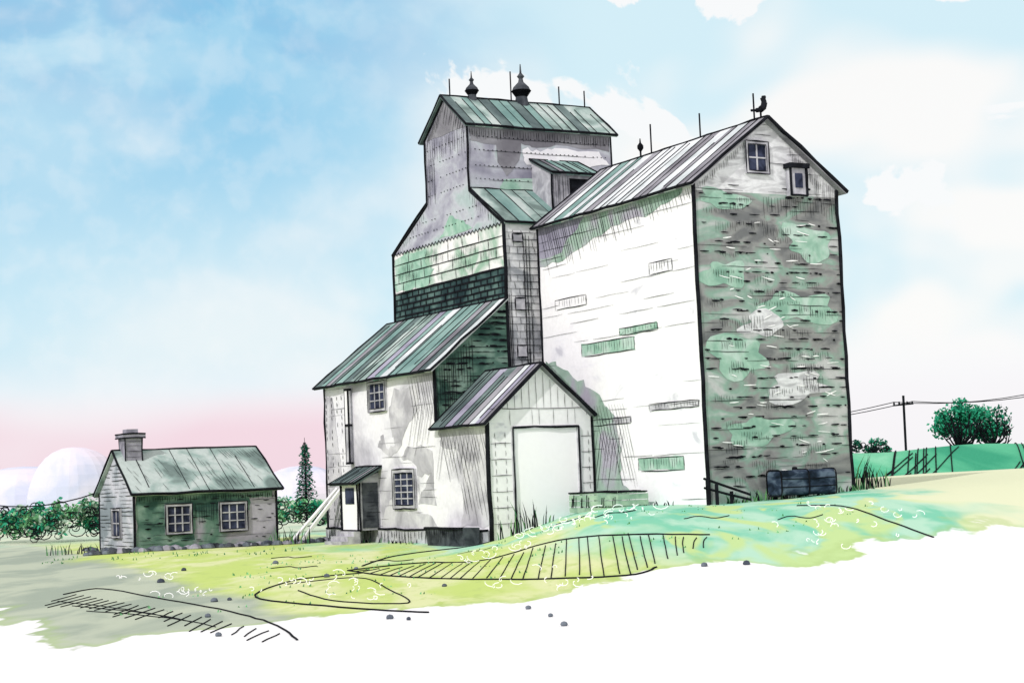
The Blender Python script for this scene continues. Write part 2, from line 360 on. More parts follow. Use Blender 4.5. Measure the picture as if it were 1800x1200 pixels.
hatch(i,P,c0+.1,c1-.05,ZC-.1,lambda a:.9+.25*abs(a-16.7),.2,.03,.0)
hatch(i,P,17.9,c1,ZC-.9,2.2,.16,.03); hatch(i,P,c0+.1,cm+1.6,lambda a:ZC+1.5*(1-abs(a-cm)/2.1),.9,.2,.035,-.4)  # hatching draws shade on the tower's upper face
hatch(i,QC,v0+.1,v1-.1,ZC-.2,.45,.13,.025); hatch(i,P,u0+.6,u0+3,lambda a:ZE+(a-u0)*.62,.5,.2,.025)
hatch(i,P,u1-3.3,u1-.6,lambda a:ZE+(u1-a)*.47,.5,.22,.025)
pts=[(u0+k*.16,ZE+(.07 if k%2 else -.07)) for k in range(int((u1-u0)/.16)+1)]; ribbon(i,P,pts,.07,.035,taper=False)
bricks(i,P,u0,u1,10.15,ZE-.1,1.35,.44,.045,.9)
for k in range(9): a=rr(u0+.2,u1-1.5);hatch(i,P,a,a+1.1,rr(10.8,11.8),.5,.16,.022)
bricks(i,P,u0,u1,8.75,10.12,.62,.27,.085,.95)
bricks(i,Q,v0,v1,2,11.7,.42,.3,.026,.85)
hatch(i,Q,v0+.05,v0+.25,9,6,.08,.03);hatch(i,Q,-.4,0,11.5,8,.12,.04)  # second hatch draws the shadow strip along the annex edge
for z,hh in ((8.3,.5),(6.3,.5),(11.2,.35)):
    pbox(x,Q,-.95,-.45,z,z+hh,.005,.1,'frame_grey')
    for e in (((-.95,z),(-.45,z)),((-.95,z+hh),(-.45,z+hh)),((-.95,z),(-.95,z+hh)),((-.45,z),(-.45,z+hh))): st(i,Q,*e[0],*e[1],.07,.115)
pr=[(u0,ZE),(c0,ZS),(c0,ZC),(cm,ZR),(c1,ZC),(c1,ZS),(u1,ZE)]
for a,b in zip(pr[:-1],pr[1:]): edge(i,W(a[0],v0-.02,a[1]),W(b[0],v0-.02,b[1]),.06)
edge(i,W(u0,v0,4),W(u0,v0,ZE),.075);edge(i,W(u1,v0,6),W(u1,v0,ZE),.08);edge(i,W(c0,v1,ZS),W(c0,v1,ZC),.05)
da,db=1.9,4.2
D=lambda a,b,o=0:W(c0-1.7-o,a,b)
x.hexa([W(c0-1.7,da,12.7),W(c0-1.7,db,12.7),W(c0,db,12.7),W(c0,da,12.7),W(c0-1.7,da,14.55),W(c0-1.7,db,14.55),W(c0,db,15.3),W(c0,da,15.3)],'frame_grey')
pbox(x,D,da+.9,db-.2,13.3,14.3,.003,.02,'ink')
roof(r,i,W(c0-1.95,da-.1,14.5),W(c0-1.95,db+.15,14.5),W(c0,db+.15,15.42),W(c0,da-.1,15.42),7,['roof_dark','roof_grey','roof_teal'])
edge(i,W(c0-1.7,da,12.9),W(c0-1.7,da,14.5),.05);edge(i,W(c0-1.7,db,12.9),W(c0-1.7,db,14.5),.05);hatch(i,D,da+.05,da+.8,14.4,1.3,.12,.025)
for vv,s in ((.14,.75),(2.75,1.05)):
    lathe(x,W(cm,vv,ZR),[(.33*s,-.15),(.25*s,.35*s),(.25*s,.5*s),(.42*s,.6*s),(.34*s,.78*s),(.12*s,1.0*s),(.09*s,1.15*s),(.17*s,1.25*s),(.05*s,1.4*s),(.02*s,1.8*s)],'dark_wood',12)
    for k in range(2): lathe(i,W(cm,vv,ZR),[(.26*s,.33*s),(.44*s,.585*s),(.44*s,.61*s)],'ink',12)
for vv,hh in ((-1.0,.8),(2.2,1.4),(4.8,.9),(6.2,.8)): tubeline(i,[W(cm,vv,ZR),W(cm,vv,ZR+.1+hh)],.035,'ink')
# ===== office / lean-to
LV,LU1,LZ,LT=-4.87,23.0,5.95,8.7
P=Lu(LV);Q=Lv(u0)
w.face([P(u0,-2),P(LU1,-2),P(LU1,LZ),P(u0,LZ)],'office_boards')
w.face([Q(LV,-2),Q(v0,-2),Q(v0,LT),Q(LV,LZ)],'green_siding')
w.face([W(LU1,LV,-2),W(LU1,v0,-2),W(LU1,v0,LT),W(LU1,LV,LZ)],'office_boards')
sl=(LT-LZ)/(v0-LV)
roof(r,i,W(u0-.45,LV-.4,LZ-.4*sl+.12),W(LU1+.4,LV-.4,LZ-.4*sl+.12),W(LU1+.4,v0-.02,LT+.12),W(u0-.1,v0-.02,LT+.12),19,metal)
planks(i,P,-.6,LZ-.2,lambda b:(u0,LU1),.3,.012,.22)
ew=lambda b:(LV if b<LZ else LV+(b-LZ)/sl,v0)
planks(i,Q,3.8,LT-.2,ew,.24,.03,.8);dashes(i,Q,3.9,LT-.4,ew,110,rows=.24);hatch(i,Q,LV+.1,-3.0,lambda a:LZ+(a-LV)*sl-.2,2.2,.12,.03)
hatch(i,P,u0+.1,u0+2.6,5.7,2.6,.25,.024,.3); hatch(i,P,u0+.1,u0+2.0,4.6,2.2,.28,.022,-.4)
for a in (22.8,22.2,21.6,21.1): 
    for z in [k*.3 for k in range(-3,18)]:
        if R()<.8: st(i,P,a+rr(-.03,.03),z,a,z+.2,.05)  # broken strokes draw shading at the wall's left end
poly(x,P,[(13.2,5.3),(15.6,5.2),(16.2,4.4),(15.9,3.4),(15.6,2.9),(16.6,2.7),(16.9,3.3),(17.4,2.9),(16.4,2.3),(15.2,2.7),(14.6,3.5),(13.4,4.3)],'patch_grey',.012,4,.1)
poly(x,P,[(12.2,2.6),(14.3,2.8),(15.2,2.3),(13.8,2.0),(13.6,1.4),(12.4,1.6),(13.2,.9),(13.6,.4),(12.1,.2)],'patch_grey',.012,4,.1)
poly(x,P,[(11.9,-.7),(17.3,-.7),(17.0,.0),(16.2,.6),(15.9,.1),(13.7,.0),(12.6,-.1)],'patch_grey',.0125,4,.08)
poly(x,P,[(20.4,-.7),(22.9,-.7),(22.9,5.4),(22.1,5.2),(21.6,3.0),(21.2,1.2)],'patch_grey',.0125,5,.08)
window(x,i,P,16.45,17.95,4.5,5.55,3,3,.14); window(x,i,P,13.95,15.75,.3,1.65,3,5,.16)
hatch(i,P,16.2,18.1,5.85,.25,.1);hatch(i,P,13.5,13.9,1.6,1.3,.1)
edge(i,W(LU1,LV,-1.3),W(LU1,LV,LZ),.08);edge(i,W(u0,LV,3.6),W(u0,LV,LZ),.07)
pbox(x,P,7.6,LU1+.1,-2,-.72,.01,.12,'frame_grey'); hatch(i,lambda a,b,o:P(a,b,o+.12),8,LU1,-.75,.5,.3,.05);edge(i,P(7.6,-.72,.12),P(LU1,-.72,.12),.05)
tubeline(x,[P(20.0,2.2,.2),P(20.0,3.9,.2)],.13,'frame_grey',8);tubeline(x,[P(20.0,3.9,.2),P(20.0,5.5,.2)],.13,'white_clean',8)
for z in (2.2,3.9,5.5): lathe(i,P(20.0,z,.2),[(.17,-.05),(.17,.05)],'ink',8)
for du in (-.15,.15): edge(i,P(20+du,2.2,.25),P(20+du,5.5,.25),.05)
pb=-.75
x.hexa([W(17.4,LV,pb),W(19.4,LV,pb),W(19.4,LV-.95,pb),W(17.4,LV-.95,pb),W(17.4,LV,1.75),W(19.4,LV,1.75),W(19.4,LV-.95,1.4),W(17.4,LV-.95,1.4)],'frame_grey')
PP=Lu(LV-.95);PQ=Lv(17.4)
roof(r,i,W(17.1,LV-1.35,1.3),W(19.8,LV-1.35,1.3),W(19.8,LV,2.0),W(17.1,LV,2.0),7,['roof_dark','roof_grey'])
pbox(x,PP,17.6,19.2,pb,1.25,.005,.04,'white_clean');pbox(x,PP,17.9,18.8,.4,1.1,.045,.07,'glass')
pbox(x,PQ,LV-.85,LV-.1,pb+.1,1.3,.005,.03,'dark_wood')
for a in (17.6,19.2): edge(i,PP(a,pb,.05),PP(a,1.25,.05),.035)
for p,q in ((W(17.4,LV-.95,pb),W(17.4,LV-.95,1.3)),(W(19.4,LV-.95,pb),W(19.4,LV-.95,1.3)),(W(17.4,LV-.95,pb),W(19.4,LV-.95,pb))): edge(i,p,q,.05)
planks(i,PQ,pb,1.2,lambda b:(LV-.9,LV),.15,.03,.9,(.3,.8))
for k in range(3):
    x.hexa([W(17.5,LV-.95-.3*k,-1.6),W(19.3,LV-.95-.3*k,-1.6),W(19.3,LV-1.25-.3*k,-1.6),W(17.5,LV-1.25-.3*k,-1.6)]+[W(a,b,-.78-.2*k) for a,b in ((17.5,LV-.95-.3*k),(19.3,LV-.95-.3*k),(19.3,LV-1.25-.3*k),(17.5,LV-1.25-.3*k))],'frame_grey')
for k in (0,.5): edge(x,W(22.6,LV-1.7-k,-1.4),W(20.8+k,LV-.25,1.1),.1,0,'white_clean');edge(i,W(22.72,LV-1.7-k,-1.4),W(20.92+k,LV-.25,1.1),.04)
# ===== drive shed
DU,DV1,DE,DR=7.5,-.1,3.55,5.6; dm=(LV+DV1)/2
P=Lu(LV);Q=Lv(DU)
w.face([P(DU,-2),P(u0,-2),P(u0,DE),P(DU,DE)],'office_boards')
d0,d1,dt=-3.77,-.75,3.2
w.face([Q(LV,-2),Q(d0,-2),Q(d0,dt),Q(d1,dt),Q(d1,-2),Q(DV1,-2),Q(DV1,DE),Q(dm,DR),Q(LV,DE)],'white_boards')
pbox(x,Q,d0,d1,-2,dt,-.1,-.03,'door_white')
for a in (d0,d1): pbox(x,Q,a-.06,a+.06,-2,dt,-.2,.05,'frame_grey')
pbox(x,Q,d0+.06,d1-.06,dt-.05,dt+.06,-.2,.05,'frame_grey')
edge(i,Q(d0,-1,.06),Q(d0,dt,.06),.04);edge(i,Q(d1,-.6,.06),Q(d1,dt,.06),.05);edge(i,Q(d0,dt,.06),Q(d1,dt,.06),.05)
ds=(DR-DE)/(dm-LV)
roof(r,i,W(DU-.35,LV-.35,DE-.35*ds+.12),W(u0-.02,LV-.35,DE-.35*ds+.12),W(u0-.02,dm,DR+.12),W(DU-.35,dm,DR+.12),10,['roof_lilac','roof_pale','roof_grey','roof_dark'])
roof(r,i,W(DU-.35,DV1,DE+.12),W(u0-.02,DV1,DE+.12),W(u0-.02,dm,DR+.12),W(DU-.35,dm,DR+.12),8,metal)
a=LV+.25
while a<DV1:
    tp=DE+(1-abs(a-dm)/(dm-LV))*(DR-DE)-.1; st(i,Q,a,dt+.75,a,tp,.022); 
    if R()<.5: st(i,Q,a+.1,dt+.1,a+.1,dt+.7,.02)
    a+=.33
st(i,Q,LV,dt+.75,DV1,dt+.72,.03)
for z in [k*.62-.5 for k in range(6)]: st(i,Q,LV+.1,z,d0-.1,z,.03); st(i,Q,d1+.1,z+.2,DV1,z+.2,.03)
for a in (LV+.3,LV+.75,DV1-.2): 
    for z in [k*.35-.7 for k in range(11)]: st(i,Q,a,z,a,z+.22,.025)
hatch(i,P,7.7,11.5,3.2,lambda a:1.8+.4*(a-7.5)*.5,.24,.022,.35);hatch(i,P,7.7,10,1.2,1.6,.26,.022,.3);hatch(i,P,8,11.5,3.0,1.6,.3,.02,-.35)
poly(x,P,[(7.6,3.3),(11.6,3.4),(11.4,2.7),(9.8,2.3),(9.6,1.0),(9.9,-.6),(7.7,-.6)],'patch_grey',.012,5,.12)
for p,q,rd in ((W(DU,LV,-1.2),W(DU,LV,DE),.085),(W(DU,DV1,-.2),W(DU,DV1,DE),.05),(W(DU-.37,LV-.35,DE-.2),W(DU-.37,dm,DR+.1),.06),(W(DU-.37,DV1,DE+.05),W(DU-.37,dm,DR+.1),.07)): edge(i,p,q,rd)
w.obj('walls',elev);r.obj('metal_roofs',elev);i.obj('edge_trim_joints_and_shade_hatching',elev);x.obj('windows_doors_and_fittings',elev)
# ===== cottage
cot=empty('cottage');w=MB();i=MB();r=MB();x=MB()
K0=Vector((-16.84,75,0)); CD,CL,CE,CR=5.2,6.66,1.3,3.1
def K(u,v,z): return K0+U*u+V*v+Vector((0,0,z))
F=lambda a,b,o=0:K(-o,a,b); G=lambda a,b,o=0:K(a,-o,b)
w.face([F(0,-2),F(CL,-2),F(CL,CE),F(0,CE)],'cottage_wall')
w.face([G(0,-2),G(CD,-2),G(CD,CE),G(CD/2,CR),G(0,CE)],'cottage_gable')
w.face([K(0,CL,-2),K(CD,CL,-2),K(CD,CL,CE),K(CD/2,CL,CR),K(0,CL,CE)],'cottage_wall')
w.face([K(CD,0,-2),K(CD,CL,-2),K(CD,CL,CE),K(CD,0,CE)],'cottage_wall')
poly(x,F,[(.1,1.15),(6.5,1.15),(6.5,.85),(5.4,.8),(5.4,.3),(3.8,.2),(3.6,-.1),(2.8,.1),(2.7,-.9),(1.2,-1.0),(.1,-.6)],'green_siding',.004,4,.06)
cs=(CR-CE)/(CD/2)
roof(r,i,K(-.3,-.2,CE-.3*cs+.12),K(-.3,CL+.25,CE-.3*cs+.12),K(CD/2,CL+.1,CR+.12),K(CD/2,-.15,CR+.12),6,['roof_cottage'],seam=.03)
roof(r,i,K(CD+.3,-.2,CE-.3*cs+.12),K(CD+.3,CL+.25,CE-.3*cs+.12),K(CD/2,CL+.1,CR+.12),K(CD/2,-.15,CR+.12),6,['roof_cottage'],seam=.03)
window(x,i,F,1.5,2.5,-.5,.6,3,3,.12);window(x,i,F,4.0,5.1,-.5,.6,3,3,.12);window(x,i,G,1.9,3.0,-.6,.5,2,2,.12)
hatch(i,F,.1,CL,1.1,.3,.12,.024);hatch(i,F,2.8,3.9,.7,.9,.12,.024);planks(i,F,-1.2,1.0,lambda b:(0,CL),.2,.02,.4,(.3,1));dashes(i,F,-.9,1.0,lambda b:(0,CL),55,(.03,.07),(.1,.4),.2)
planks(i,G,-1.2,2.6,lambda b:(0,CD) if b<CE else ((b-CE)/cs,CD-(b-CE)/cs),.17,.025,.8)
sP=lambda a,b,o=0:K(b*.8,a,CE+b*.8*cs+.14+o)
for k in range(56):
    a=rr(.1,CL);b=rr(.1,2.4);st(i,sP,a,b,a+.12,b-rr(.3,.9),.022,.02)
hatch(i,sP,4.8,CL-.1,3.0,.9,.14,.025,-.3)
for p,q in ((K(0,0,-1.4),K(0,0,CE)),(K(0,CL,-1.4),K(0,CL,CE)),(K(CD,0,-1.3),K(CD,0,CE))): edge(i,p,q,.055)
def boxw(mb,f,u0,u1,v0,v1,z0,z1,mat):
    mb.hexa([f(u0,v0,z0),f(u1,v0,z0),f(u1,v1,z0),f(u0,v1,z0),f(u0,v0,z1),f(u1,v0,z1),f(u1,v1,z1),f(u0,v1,z1)],mat)
boxw(x,K,1.9,2.8,.25,1.05,2.2,3.75,'chimney_brick');boxw(x,K,1.8,2.9,.12,1.18,3.75,3.93,'chimney_brick');boxw(x,K,2.0,2.7,.4,.9,3.93,4.15,'chimney_brick')
for z in (3.75,3.93):
    for p,q in ((K(1.8,.12,z),K(1.8,1.18,z)),(K(1.8,.12,z),K(2.9,.12,z))): edge(i,p,q,.035)
for v_ in (.25,1.05): edge(i,K(1.88,v_,2.6),K(1.88,v_,3.75),.035)
edge(i,K(2.8,.25,2.9),K(2.8,.25,3.75),.03)
for z in (2.9,3.15,3.4,3.6): st(i,lambda a,b,o:K(1.9-o,a,b),.3,z,1.0,z,.025)
tubeline(i,[Vector(K(CD,0,1.4)).lerp(Vector((-31,84,3.2)),t)-Vector((0,0,2.6*4*t*(1-t)*.5)) for t in [k/12 for k in range(13)]],.03,'ink')
w.obj('walls',cot);r.obj('roof',cot);i.obj('edge_trim_joints_and_shade_hatching',cot);x.obj('windows_and_chimney',cot)

# ---------------- vegetation helpers
def leaves(mb,c,rad,n,size,mats,cells=9):
    c=Vector(c); cen=[]
    for _ in range(cells):
        d=Vector((rr(-1,1),rr(-1,1),rr(-.9,1))); 
        if d.length>1: d.normalize()
        cen.append((Vector((c.x+d.x*rad[0]*.7,c.y+d.y*rad[1]*.7,c.z+d.z*rad[2]*.7)),rr(.3,.5),random.choice(mats)))
    for k in range(n):
        q,s,m=random.choice(cen); d=Vector((random.gauss(0,.5),random.gauss(0,.5),random.gauss(0,.5)))
        if d.length>1.1: d*=1.1/d.length
        p=q+Vector((d.x*rad[0]*s,d.y*rad[1]*s,d.z*rad[2]*s))
        a=Vector((rr(-1,1),rr(-1,1),rr(-1,1))).normalized(); b=a.cross(Vector((rr(-1,1),rr(-1,1),rr(-1,1)))).normalized()
        z=size*rr(.6,1.4); mb.face([p+a*z,p+b*z*.55,p-a*z,p-b*z*.55],m if R()<.75 else random.choice(mats))
def curls(mb,c,rad,n,r=.03,sz=.25,mat='ink'):
    c=Vector(c)
    for k in range(n):
        p=c+Vector((rr(-1,1)*rad[0],rr(-1,-.3)*rad[1],rr(-1,1)*rad[2])); s=sz*rr(.6,1.3); ph=rr(0,6); pts=[];dr=rr(-.3,.3)
        for j in range(11):
            t=ph+j*.75; pts.append(p+Vector((math.cos(t)*s+j*dr*s*.6,rr(-.02,.02),math.sin(t)*s*.8)))
        tubeline(mb,pts,r,mat,4)
def gz(x,y,o=0): return Vector((x,y,H(x,y)+o))
# right hill with crop rows
hl=MB(); hx=[8+k*1.5 for k in range(64)]; hy=[112+k*2.0 for k in range(42)]
def hz(x,y): return H(x,y)-.15+3.35*sm((x-8)/18)*math.exp(-((y-150)/15)**2)*(1+.06*math.sin(x*.35))*(1-.5*sm((x-80)/20))
for a in range(len(hx)-1):
    for b in range(len(hy)-1):
        hl.face([(X,Y,hz(X,Y)) for X,Y in ((hx[a],hy[b]),(hx[a+1],hy[b]),(hx[a+1],hy[b+1]),(hx[a],hy[b+1]))],'hill_teal')
for k in range(90):
    X=18+k*.6; pts=[]
    y0=(124 if (k//9)%2 else 134)+rr(-2,2);L=rr(12,22); sl_=9 if (k//9)%2 else 5
    for j in range(8): yy=y0+L*j/7; xx=X+sl_*j/7*L/20; pts.append(Vector((xx,yy,hz(xx,yy)+.07)))
    tubeline(hl,pts,.05,'ink',4)
hl.obj('hill',smooth=True)
def shade_tree(name,cx,cy,zb,hgt,rx,nl=1500):
    e=empty(name); t=MB(); lf=MB(); b=Vector((cx,cy,zb))
    tubeline(t,[b-Vector((0,0,.3)),b+Vector((.1,0,hgt*.3))],.22,'ink',6)
    for k in range(14):
        a=math.pi*(k+.5)/14; a2=rr(0,6.28)
        tip=b+Vector((math.cos(a)*rx*.9,math.sin(a2)*rx*.5-.7,hgt*(.45+.5*math.sin(a)*rr(.7,1))))
        m=b.lerp(tip,.5)+Vector((rr(-.3,.3),rr(-.3,.3)-.7,-.1*hgt))
        tubeline(t,[b+Vector((0,0,.2)),m,tip],.14,'ink',5,True)
        for q in range(3): s=m.lerp(tip,rr(.1,.7)); tubeline(t,[s,s+Vector((rr(-.6,.6),rr(-.5,.1),rr(.2,.7)))],.08,'ink',4,True)
    leaves(lf,b+Vector((0,.8,hgt*.6)),(rx,rx*.6,hgt*.45),nl,.2,['leaf_teal','leaf_teal','leaf_dark','leaf_teal'],16)
    t.obj('trunk_and_limbs',e);lf.obj('foliage',e)
shade_tree('deciduous_tree',40.8,158,1.7,4.9,2.3,2100)
shade_tree('deciduous_tree',44.4,160,1.7,4.2,2.2,1800)
sh=MB()
for cx in (28.2,29.6,30.9,32.0): leaves(sh,(cx,150,2.5),(.9,.8,.75),320,.13,['leaf_teal','leaf_dark','leaf_dark'],6); curls(sh,(cx,149.6,2.5),(.6,.5,.5),7,.04,.25)
sh.obj('shrub')
hg=MB()
for k in range(26):
    cx=18+k*1.0; leaves(hg,(cx,124+rr(-1,1),-.7),(.9,.6,.3),60,.13,['leaf_teal','leaf_dark','leaf_green'],4)
    if R()<.7: curls(hg,(cx,123.6,-.6),(.5,.2,.2),2,.03,.2)
hg.obj('hedge')
def pole(cx,cy,zb,top):
    e=empty('utility_pole');m=MB(); tubeline(m,[(cx,cy,zb-.5),(cx+.05,cy,top)],.11,'ink',7)
    tubeline(m,[(cx-.9,cy,top-.85),(cx+.9,cy,top-.75)],.07,'ink',5)
    for d in (-.8,-.35,.35,.8): lathe(m,(cx+d,cy,top-.8),[(.05,0),(.09,.1),(.06,.28),(.0,.3)],'ink',6)
    m.obj('pole_and_crossarm',e); return e
e1=pole(34.1,150,hz(34.1,150),6.9)
wr=MB()
for d in (-.8,.8):
    for A_,B_,sag in (((34.1+d,150,6.35),(4+d,158,5.8),1.4),((34.1+d,150,6.35),(62+d,140,13.0),2.6)):
        A_=Vector(A_);B_=Vector(B_); tubeline(wr,[A_.lerp(B_,t)-Vector((0,0,4*sag*t*(1-t))) for t in [k/16 for k in range(17)]],.035,'ink',4)
wr.obj('wires',e1)
pole(4,158,-1,6.4); pole(62,140,-1,13.6); pole(-31,84,-1.3,4.2)
lb=MB()
for cx,cy,cz,rx,rz in ((-25.4,95,-.1,1.3,1.2),(-24.2,95.5,.0,1.2,1.2),(-23.0,96,-.3,1.1,.9),(-26.6,96,.0,1.3,1.2),(-22.2,97,-.3,1.0,.9),(-28.2,97,-.2,1.3,1.1),(-30,98,-.2,1.3,1.2)):
    leaves(lb,(cx,cy,cz),(rx,.9,rz),480,.15,['leaf_teal','leaf_green','leaf_grey'],8); curls(lb,(cx,cy-.6,cz),(rx*.8,.4,rz*.7),10,.028,.3)
lb.obj('shrub')
lb=MB()
for cx,cz,rx,rz in ((-13.6,-.5,.8,.6),(-12.6,-.3,.9,.8),(-11.6,-.15,.8,.9),(-10.7,-.35,.8,.7)):
    leaves(lb,(cx,95,cz),(rx,.8,rz),360,.13,['leaf_green','leaf_teal','leaf_grey'],7); curls(lb,(cx,94.4,cz),(rx*.8,.3,rz*.7),8,.028,.25)
lb.obj('shrub')
# far hedgerow
lb=MB()
for k in range(34): leaves(lb,(-52+k*1.6,150+rr(-2,2),-.4+rr(-.1,.2)),(1.6,1,rr(.5,.9)),110,.2,['leaf_grey','leaf_green','leaf_teal'],5)
lb.obj('hedgerow')
# pine
pe=empty('pine_tree');t=MB();lf=MB(); px_,py_=-13.0,105
tubeline(t,[(px_,py_,-1.1),(px_,py_,4.2)],.09,'ink',6,True)
for k in range(36):
    z=.45+3.5*k/36; rad=(.78*(1-k/40)+.1)*rr(.7,1.1)
    for q in range(5):
        a=k*2.1+q*1.26; d=Vector((math.cos(a),math.sin(a),0)); s=Vector((px_,py_,z)); tip=s+d*rad*rr(.7,1.1)+Vector((0,0,-.1)); tubeline(t,[s,s+d*rad*.5+Vector((0,0,.04)),tip],.042,'ink',4,True)
        for j in range(2):
            p=s.lerp(tip,rr(.2,1)); lf.face([p,p+d*.12+Vector((rr(-.1,.1),rr(-.1,.1),-.06)),p+Vector((rr(-.1,.1),rr(-.1,.1),-.14))],'leaf_dark')
t.obj('trunk_and_branches',pe);lf.obj('needles',pe)
# low distant hills, haze painted into the lilac colour
dh=MB()
for cx,cy,rx,hz_ in ((-68,262,7.5,8.5),(-78,270,11,6.0),(-33,262,7,4.2),(-27,266,6,2.6)):
    n_=26;m_=9;rg=[];ph=rr(0,6)
    for j in range(m_):
        e_=j/(m_-1)*math.pi/2; rg.append([(cx+math.cos(e_)**.9*rx*(1+.08*math.sin(3*6.283*k/n_+ph)+.05*math.sin(7*6.283*k/n_))*math.cos(6.283*k/n_),cy+math.cos(e_)*rx*.9*math.sin(6.283*k/n_),-1.2+(hz_+1.2)*math.sin(e_)) for k in range(n_)])
    for j in range(m_-1):
        for k in range(n_): dh.face([rg[j][k],rg[j][(k+1)%n_],rg[j+1][(k+1)%n_],rg[j+1][k]],'lilac')
dh.obj('distant_hills',smooth=True)
# grass
gr=MB()
def tuft(cx,cy,n,h,spread,mats=('ink','blade')):
    for k in range(n):
        x_=cx+rr(-spread,spread);y_=cy+rr(-spread,spread)*.6; b=gz(x_,y_,-.03); hh=h*rr(.4,1.1); ln=rr(-.35,.35)*hh; w_=.02*rr(.8,1.6)
        m=random.choice(mats); mid=b+Vector((ln*.35,0,hh*.6)); tip=b+Vector((ln,rr(-.1,.1),hh))
        gr.face([b+Vector((-w_,0,0)),b+Vector((w_,0,0)),mid+Vector((w_*.8,0,0)),mid-Vector((w_*.8,0,0))],m);gr.face([mid-Vector((w_*.8,0,0)),mid+Vector((w_*.8,0,0)),tip],m)
def Wt(u,v): q=W(u,v,0); return q.x,q.y
for v_,n_,h_ in ((-4.6,7,.9),(-4.0,9,1.3),(-3.5,9,1.1),(-3.0,6,.8),(-2.6,4,.5)): tuft(*Wt(DU-.6,v_),n_,h_,.35,('ink','ink','blade'))
for k in range(30): tuft(*Wt(-.35+rr(-.4,.1),rr(0,7.4)),4,rr(.2,.55),.3,('ink','blade'))
for k in range(16): tuft(*Wt(rr(.2,7),-.4+rr(-.4,.1)),3,rr(.2,.4),.3,('ink','blade'))
for k in range(18): tuft(*Wt(rr(7.6,23),LV-.4+rr(-.3,.1)),3,rr(.12,.3),.3,('ink','blade'))
for q in range(6): tuft(13.1+q*.25,66+q*.3,7,1.5-.15*q,.3,('ink','ink','blade'))
for q in range(5): tuft(-11.1+q*.35,77.5,5,.9,.3,('ink','blade'))
for q in range(5): tuft(-20.8+q*.45,76,4,.6,.3,('ink','blade'))
for k in range(40): tuft(rr(-19,-9),rr(66,73),2,.16,.3,('blade',))
for k in range(200):
    y_=rr(36,62); x_=rr(-9,11)
    if y_-.75*x_>41: tuft(x_,y_,2,.11,.2,('blade','leaf_green','leaf_green'))
gr.obj('grass')
# field contour lines, furrows
fu=MB()
def gline(pts,r=.03,sub=6,o=.01,wob=.06,mat='ink'):
    P_=[]
    n_=len(pts)
    for k in range(n_-1):
        p0,p1,p2,p3=pts[max(k-1,0)],pts[k],pts[k+1],pts[min(k+2,n_-1)]
        for j in range(sub):
            t=j/sub; f_=lambda a,b,c,d:.5*((2*b)+(-a+c)*t+(2*a-5*b+4*c-d)*t*t+(-a+3*b-3*c+d)*t**3)
            P_.append(gz(f_(p0[0],p1[0],p2[0],p3[0])+rr(-wob,wob)*.3,f_(p0[1],p1[1],p2[1],p3[1])+rr(-wob,wob),o))
    P_.append(gz(*pts[-1],o)); tubeline(fu,P_,r,mat,5)
top=[(5.2,47.1),(3.0,48.7),(.8,51.9),(-1.1,51.6),(-3.0,54.5),(-5.2,51.5)]
bot=[(-5.2,51.5),(-3.8,47.6),(-2.0,44.8),(.4,41),(2.4,39.6),(3.2,40.8)]
gline(top,.03);gline(bot,.03)
def interp(pts,x):
    s=sorted(pts)
    for a,b in zip(s[:-1],s[1:]):
        if a[0]<=x<=b[0]: return a[1]+(b[1]-a[1])*(x-a[0])/(b[0]-a[0]+1e-6)
    return s[-1][1]
x_=-4.9
while x_<5.0:
    yb_=interp(bot,min(x_,3.2))+ (0 if x_<3 else (x_-3)*2); yt_=interp(top,x_)
    if yt_-yb_>.6: gline([(x_,yb_+rr(0,.6)),(x_+.18,(yb_+yt_)/2),(x_+.35,yt_-rr(0,1.2))],.016,3,.01,.02)
    x_+=rr(.2,.38)
gline([(-1.9,34.5),(-3.9,36.9),(-6.4,41.2),(-6.3,47.7),(-4.6,49.6)],.026);gline([(-6.3,46),(-4.5,47.3),(-3.2,41.6),(-2.5,37.4),(-4.3,39),(-5.6,43)],.018)
gline([(-1.1,66.0),(-3,64.3),(-4.5,60.5),(-5,54)],.03)
gline([(8.8,54.5),(9.9,52.7),(10.2,47.7),(10.5,43.7)],.028)
gline([(-12.2,45.7),(-11.6,47.7),(-8.5,41.4),(-5.9,36),(-4.7,32.8),(-3.9,29.6)],.022)
for k in range(24):
    t=k/23; X=-11.8+7.4*t; Y=45.6-14.5*t; gline([(X,Y),(X+rr(-.1,.1),Y-rr(2.0,4)*(1-.4*t))],.012,3)
for k in range(3): gline([(-11.6+k*.9,43.0-k*2.2),(-9.3+k*1.0,39.3-k*1.9),(-7.3+k*.7,35.6-k*1.3)],.011,5)
for (a,b) in ((-5.0,57),(-2.2,60),(1.0,60.5),(-9,62),(5,52),(7.5,50),(-8,55),(2.5,57)):
    gline([(a,b),(a+.5,b+.7),(a+.9,b-.3),(a+1.4,b+.4)],.02,4)
fu.obj('field_furrows')
